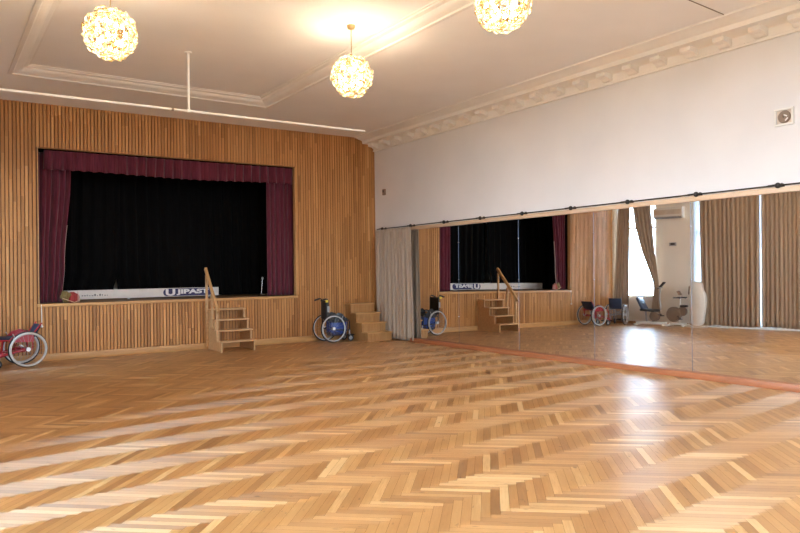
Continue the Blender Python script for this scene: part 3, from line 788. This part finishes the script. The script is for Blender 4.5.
for i, (FR, (a, b, z0, z1)) in enumerate([(LEFT, q) for q in WIN] + [(BACK, q) for q in ADDED_WIN]):
    w = bpy.data.objects.new('window_%d' % (i + 1), None); C.objects.link(w); w.matrix_world = FR @ Matrix.Translation((a, -0.08, z0)); struct(w, 'tall white-framed window in the cream wall, or added unseen in the back wall')
    W_, H_ = b - a, z1 - z0
    m = MB()
    for (p, q) in (((0, 0), (0.07, H_)), ((W_ - 0.07, 0), (W_, H_)), ((0.07, 0), (W_ - 0.07, 0.07)), ((0.07, H_ - 0.07), (W_ - 0.07, H_)), ((0.07, H_ * 0.7), (W_ - 0.07, H_ * 0.7 + 0.07))):
        m.bx((p[0] + .001, -0.03, p[1] + .001), (q[0] - .001, 0.03, q[1] - .001))
    nn = max(1, round(W_ / 1.2))
    for k in range(1, nn):
        xx = W_ * k / nn
        m.bx((xx - 0.04, -0.03, 0.07), (xx + 0.04, 0.03, H_ * 0.7)); m.bx((xx - 0.04, -0.03, H_ * 0.7 + 0.07), (xx + 0.04, 0.03, H_ - 0.07))
    m.build('window_frame', M['white_paint'], w, False)
    MB().bx((0.06, -0.004, 0.06), (W_ - 0.06, 0.004, H_ - 0.06)).build('pane', M['glass'], w, False)
    if z0 > 0.1:
        MB().bx((-0.06, 0.03, -0.035), (W_ + 0.06, 0.125, -0.001), 0.006).build('window_sill', M['white_paint'], w)
    L = bpy.data.lights.new('daylight %d' % (i + 1), 'AREA'); L.shape = 'RECTANGLE'; L.size = W_; L.size_y = H_
    L.cycles.is_portal = True
    lo = bpy.data.objects.new('daylight_portal', L); C.objects.link(lo)
    lo.matrix_world = FR @ Matrix.Translation(((a + b) / 2, -0.31, (z0 + z1) / 2)) @ Matrix.Rotation(R(-90), 4, 'X') @ Matrix.Rotation(PI, 4, 'Y') @ Matrix.Rotation(PI, 4, 'X')
    fwd = lo.matrix_world.to_3x3() @ Vector((0, 0, -1))
    inn = FR.to_3x3() @ Vector((0, 1, 0))
    if fwd.dot(inn) < 0:
        lo.matrix_world = lo.matrix_world @ Matrix.Rotation(PI, 4, 'X')

# curtains of the window wall
def wall_rod(label, a, b):
    r = thing('curtain_rod', label, 'curtain rod', LEFT @ Vector(((a + b) / 2, 0.14, 3.86)), LA)
    h = (b - a) / 2
    MB().tube([(-h, 0, 0), (h, 0, 0)], 0.014, 8).build('rod', M['brown_plastic'], r)
    for x in (-h + 0.08, h - 0.08):
        m = MB(); m.cyl((x, 0, 0), (x, -0.139, 0), 0.01); m.cyl((x, -0.130, 0), (x, -0.1395, 0), 0.03); m.build('bracket', M['brown_plastic'], r)
wall_rod('curtain rod above the single window beside the stage wall, seen only past the mirror', 0.04, sl(12.3))
wall_rod('curtain rod above the wide curtained window, seen only past the mirror', sl(11.35), sl(8.1))
o = cloth('window_curtain', M['brown_curtain'], linz((0.1, sl(13.70)), (3.8, sl(13.50))), linz((0.1, sl(13.21)), (3.8, sl(13.14))), 0.04, 3.835, 0.14, 0.035, 5, T=LEFT, seed=41)
tag(o, 'brown curtain hanging straight at the window beside the stage wall', 'curtain', 'brown window curtains')
o = cloth('window_curtain', M['brown_curtain'], linz((0.3, sl(12.53)), (0.8, sl(12.46)), (1.15, sl(12.42)), (1.6, sl(12.57)), (2.2, sl(12.80)), (2.9, sl(12.98)), (3.85, sl(13.11))), linz((0.3, sl(12.23)), (1.15, sl(12.30)), (1.85, sl(12.36)), (2.5, sl(12.42)), (3.4, sl(12.50)), (3.85, sl(12.53))), 0.30, 3.835, 0.15, 0.032, 5, T=LEFT, seed=42)
tag(o, 'brown curtain swept aside and tied back at the window edge', 'curtain', 'brown window curtains')
m = MB(LEFT); m.torus((sl(12.36), 0.15, 1.12), (0.0, 0, 1), 0.075, 0.016, 24, 8, 2.0); m.build('tie_back', M['brown_curtain'], o)
o = cloth('window_curtain', M['brown_curtain'], lerpz((0, sl(11.08)), (3.8, sl(11.13))), sl(9.61), 0.055, 3.835, 0.14, 0.045, 13, T=LEFT, seed=43, hem=0.010)
tag(o, 'long closed brown curtain next to the white upright machine', 'curtain', 'brown window curtains')
o = cloth('window_curtain', M['brown_curtain'], sl(9.57), sl(8.1), 0.065, 3.835, 0.14, 0.045, 14, T=LEFT, seed=44, hem=0.012)
tag(o, 'long closed brown curtain past the narrow bright gap', 'curtain', 'brown window curtains')

o = cloth('added_sheer_curtain', M['sheer'], sl(11.33), sl(8.25), 0.06, 3.80, 0.045, 0.012, 22, T=LEFT, seed=45)  # added sheer that dims the bright gaps of the wide window
tag(o, 'thin white sheer curtain added behind the long brown curtains to dim the daylight', 'curtain')
# things along the window wall
ac = thing('air_conditioner', 'cream air conditioner high on the wall between the two windows', 'air conditioner', LEFT @ Vector((sl(12.01), 0, 3.11)), LA)
m = MB(); ol = [(0, 0.0), (0.13, 0.0), (0.20, 0.05), (0.215, 0.10), (0.205, 0.27), (0.17, 0.32), (0, 0.32)]
m.extr(ol, lambda p: Vector((-0.425, p[0] + .001, p[1])), lambda p: Vector((0.425, p[0] + .001, p[1]))); m.build('housing', M['white_plastic'], ac)
MB().box((0, 0.175, 0.018), (0.80, 0.09, 0.008), Euler((R(33), 0, 0))).build('air_flap', M['grey'], ac)
MB().bx((-0.40, 0.212, 0.11), (0.40, 0.217, 0.25), 0.002).build('front_grille', M['beige_plastic'], ac)
th = thing('thermostat', 'small grey control panel on the cream wall below the air conditioner', 'thermostat', LEFT @ Vector((sl(11.93), 0, 2.31)), LA)
MB().bx((-0.10, 0.001, 0), (0.10, 0.03, 0.10), 0.006).build('case', M['grey'], th)
MB().bx((-0.06, 0.03, 0.03), (0.06, 0.032, 0.08)).build('display', M['black'], th)

# recumbent exercise machine: backrest towards the stage corner
rm = thing('rowing_machine', 'recumbent exercise machine with dark padded backrest on a pale floor beam', 'exercise machine', LEFT @ Vector((sl(12.39), 0.47, 0)), LA)
m = MB(); m.bx((-0.44, -0.05, 0.03), (0.46, 0.05, 0.11), 0.015); m.bx((-0.44, -0.20, 0.001), (-0.37, 0.20, 0.045), 0.012); m.bx((0.39, -0.20, 0.001), (0.46, 0.20, 0.045), 0.012); m.build('beam', M['white_plastic'], rm)
MB().box((-0.26, 0, 0.62), (0.08, 0.36, 0.42), Euler((0, R(-28), 0)), 0.03, 3).build('backrest', M['steel_blue'], rm)
MB().box((-0.03, 0, 0.44), (0.46, 0.38, 0.07), Euler((0, R(3), 0)), 0.025, 3).build('seat', M['black'], rm)
m = MB(); m.tube([(-0.12, 0, 0.11), (-0.15, 0, 0.42), (-0.22, 0, 0.5)], 0.03, 8); m.tube([(0.06, 0, 0.11), (0.06, 0, 0.41)], 0.025, 8); m.build('seat_post', M['grey'], rm)
m = MB(); m.lathe([(0.02, -0.07), (0.12, -0.07), (0.14, -0.05), (0.14, 0.05), (0.12, 0.07), (0.02, 0.07)], (0.12, 0, 0.27), (0, 1, 0), 28); m.build('drum', M['brown_plastic'], rm)
m = MB(); m.tube([(0.29, 0, 0.45), (0.26, 0, 0.80), (0.28, 0, 1.10)], 0.022, 8); m.tube([(0.28, -0.16, 1.10), (0.28, 0.16, 1.10)], 0.016, 8); m.build('column', M['grey'], rm)
MB().box((0.32, 0, 1.16), (0.035, 0.16, 0.26), Euler((0, R(42), 0)), 0.01).build('console', M['black'], rm)
m = MB()
for s in (-1, 1):
    m.tube([(0.27, 0.07 * s, 0.33), (0.27, 0.12 * s, 0.33), (0.27 + 0.14 * s, 0.13 * s, 0.30)], 0.012, 6); m.box((0.27 + 0.14 * s, 0.17 * s, 0.30), (0.09, 0.09, 0.03), None, 0.008)
m.build('pedals', M['black'], rm)

# exercise bike
eb = thing('exercise_bike', 'exercise bike with round taupe wheel covers and a small console', 'exercise bike', LEFT @ Vector((sl(11.60), 0.42, 0)), LA)
m = MB(); m.bx((-0.29, -0.035, 0.04), (0.20, 0.035, 0.10), 0.012)
for x in (-0.28, 0.18): m.cyl((x, -0.24, 0.035), (x, 0.24, 0.035), 0.034)
m.build('base', M['white_plastic'], eb)
m = MB(); m.lathe([(0.02, -0.06), (0.19, -0.06), (0.215, -0.03), (0.215, 0.03), (0.19, 0.06), (0.02, 0.06)], (-0.15, 0, 0.34), (0, 1, 0), 32); m.build('flywheel_cover', M['brown_plastic'], eb)
m = MB(); m.lathe([(0.02, -0.05), (0.11, -0.05), (0.13, -0.03), (0.13, 0.03), (0.11, 0.05), (0.02, 0.05)], (0.09, 0.002, 0.43), (0, 1, 0), 28); m.build('rear_cover', M['brown_plastic'], eb)
m = MB(); m.tube([(0.0, 0, 0.10), (0.0, 0, 0.45), (0.02, 0, 0.80)], 0.022, 8); m.build('column', M['white_plastic'], eb)
m = MB(); m.tube([(0.09, 0, 0.45), (0.13, 0, 0.56)], 0.022, 8); m.build('seat_post', M['chrome'], eb)
MB().box((0.13, 0, 0.58), (0.19, 0.17, 0.06), None, 0.025, 3).build('saddle', M['black'], eb)
m = MB(); m.tube([(0.10, -0.20, 0.80), (0.02, -0.19, 0.83), (0.02, 0.19, 0.83), (0.10, 0.20, 0.80)], 0.014, 8); m.tube([(-0.09, -0.22, 0.82), (0.13, -0.22, 0.82)], 0.018, 8); m.tube([(-0.09, 0.22, 0.82), (0.13, 0.22, 0.82)], 0.018, 8); m.build('handlebar', M['black'], eb)
MB().box((0.0, 0, 0.95), (0.05, 0.17, 0.13), Euler((0, R(-35), 0)), 0.012).build('console', M['brown_plastic'], eb)
m = MB()
for s in (-1, 1):
    m.tube([(-0.02, 0.06 * s, 0.30), (-0.02, 0.10 * s, 0.30), (-0.02 + 0.11 * s, 0.11 * s, 0.22)], 0.012, 6); m.box((-0.02 + 0.11 * s, 0.15 * s, 0.22), (0.09, 0.08, 0.025), None, 0.006)
m.build('pedals', M['black'], eb)

# white upright machine
um = thing('upright_machine', 'white rounded upright machine with a dark side handle beside the long brown curtain', 'exercise machine', LEFT @ Vector((sl(11.10), 0.46, 0)), LA)
ol = [(-0.16, 0.05), (0.17, 0.05), (0.19, 0.35), (0.235, 0.60), (0.245, 0.78), (0.22, 0.95), (0.16, 1.05), (0.145, 1.2), (0.10, 1.27), (-0.10, 1.28), (-0.17, 1.22), (-0.19, 1.0), (-0.20, 0.6), (-0.175, 0.3)]
def chaik(p, n):
    for _ in range(n):
        q = []
        for a, b in zip(p, p[1:] + p[:1]):
            q += [(a[0] * .75 + b[0] * .25, a[1] * .75 + b[1] * .25), (a[0] * .25 + b[0] * .75, a[1] * .25 + b[1] * .75)]
        p = q
    return p
ol = chaik(ol, 2)
m = MB(); cx, cz = 0.0, 0.65
rr = [(-0.09, 0.90), (-0.075, 0.98), (-0.05, 1.0), (0.05, 1.0), (0.075, 0.98), (0.09, 0.90)]
m.sweep(ol, lambda i, p: Vector((cx + (p[0] - cx) * rr[i][1], rr[i][0], cz + (p[1] - cz) * (1 - (1 - rr[i][1]) * 0.4))), 5)
m.build('body', M['white_plastic'], um, True, 50)
m = MB(); m.bx((-0.24, -0.16, 0.001), (0.24, 0.16, 0.06), 0.015); m.build('base', M['beige_plastic'], um)
m = MB(); m.box((-0.215, 0.0, 1.03), (0.05, 0.05, 0.24), Euler((0, R(6), 0)), 0.02, 3); m.build('handle', M['brown_plastic'], um)

# ------------------------------------------------------------------ light: overcast sky through the windows
w = bpy.data.worlds.new('sky'); SC.world = w; w.use_nodes = True
nt = w.node_tree; bg = nt.nodes['Background']
tc = nt.nodes.new('ShaderNodeTexCoord'); sp = nt.nodes.new('ShaderNodeSeparateXYZ'); nt.links.new(tc.outputs['Generated'], sp.inputs[0])
mr = nt.nodes.new('ShaderNodeMapRange'); mr.inputs['From Min'].default_value = -0.5; mr.inputs['From Max'].default_value = 0.5; nt.links.new(sp.outputs['Z'], mr.inputs['Value'])
# ground and horizon band darkened to keep light off the ceiling, pale sky above
nt.links.new(ramp(nt, mr.outputs[0], [(0.0, (0.12, 0.12, 0.11)), (0.20, (0.12, 0.12, 0.11)), (0.26, (0.04, 0.045, 0.04)), (0.425, (0.04, 0.045, 0.05)), (0.455, (0.62, 0.80, 1.0)), (1.0, (0.52, 0.74, 1.0))]), bg.inputs['Color'])
bg.inputs['Strength'].default_value = 16.0

# ------------------------------------------------------------------ camera
yaw, pit, rol = R(34.5768), R(0.4455), R(-0.8263)
F = Vector((math.sin(yaw) * math.cos(pit), math.cos(yaw) * math.cos(pit), math.sin(pit)))
Rt = Vector((math.cos(yaw), -math.sin(yaw), 0)); Up = Rt.cross(F)
R2 = Rt * math.cos(rol) + Up * math.sin(rol); U2 = -Rt * math.sin(rol) + Up * math.cos(rol)
cam = bpy.data.cameras.new('camera'); co_ = bpy.data.objects.new('camera', cam); C.objects.link(co_)
co_.matrix_world = Matrix(((R2.x, U2.x, -F.x, 0), (R2.y, U2.y, -F.y, 0), (R2.z, U2.z, -F.z, 1.5), (0, 0, 0, 1)))
cam.sensor_width = 36; cam.lens = 685.1717 / 800 * 36; cam.clip_end = 200
SC.camera = co_
SC.view_settings.view_transform = 'Standard'; SC.view_settings.look = 'None'; SC.view_settings.gamma = 1.0; SC.view_settings.exposure = 1.08
SC.view_settings.use_curve_mapping = False
cy = SC.cycles
cy.max_bounces = 12; cy.diffuse_bounces = 8; cy.glossy_bounces = 6; cy.transparent_max_bounces = 8
cy.sample_clamp_indirect = 25.0; cy.caustics_refractive = False; cy.use_denoising = True
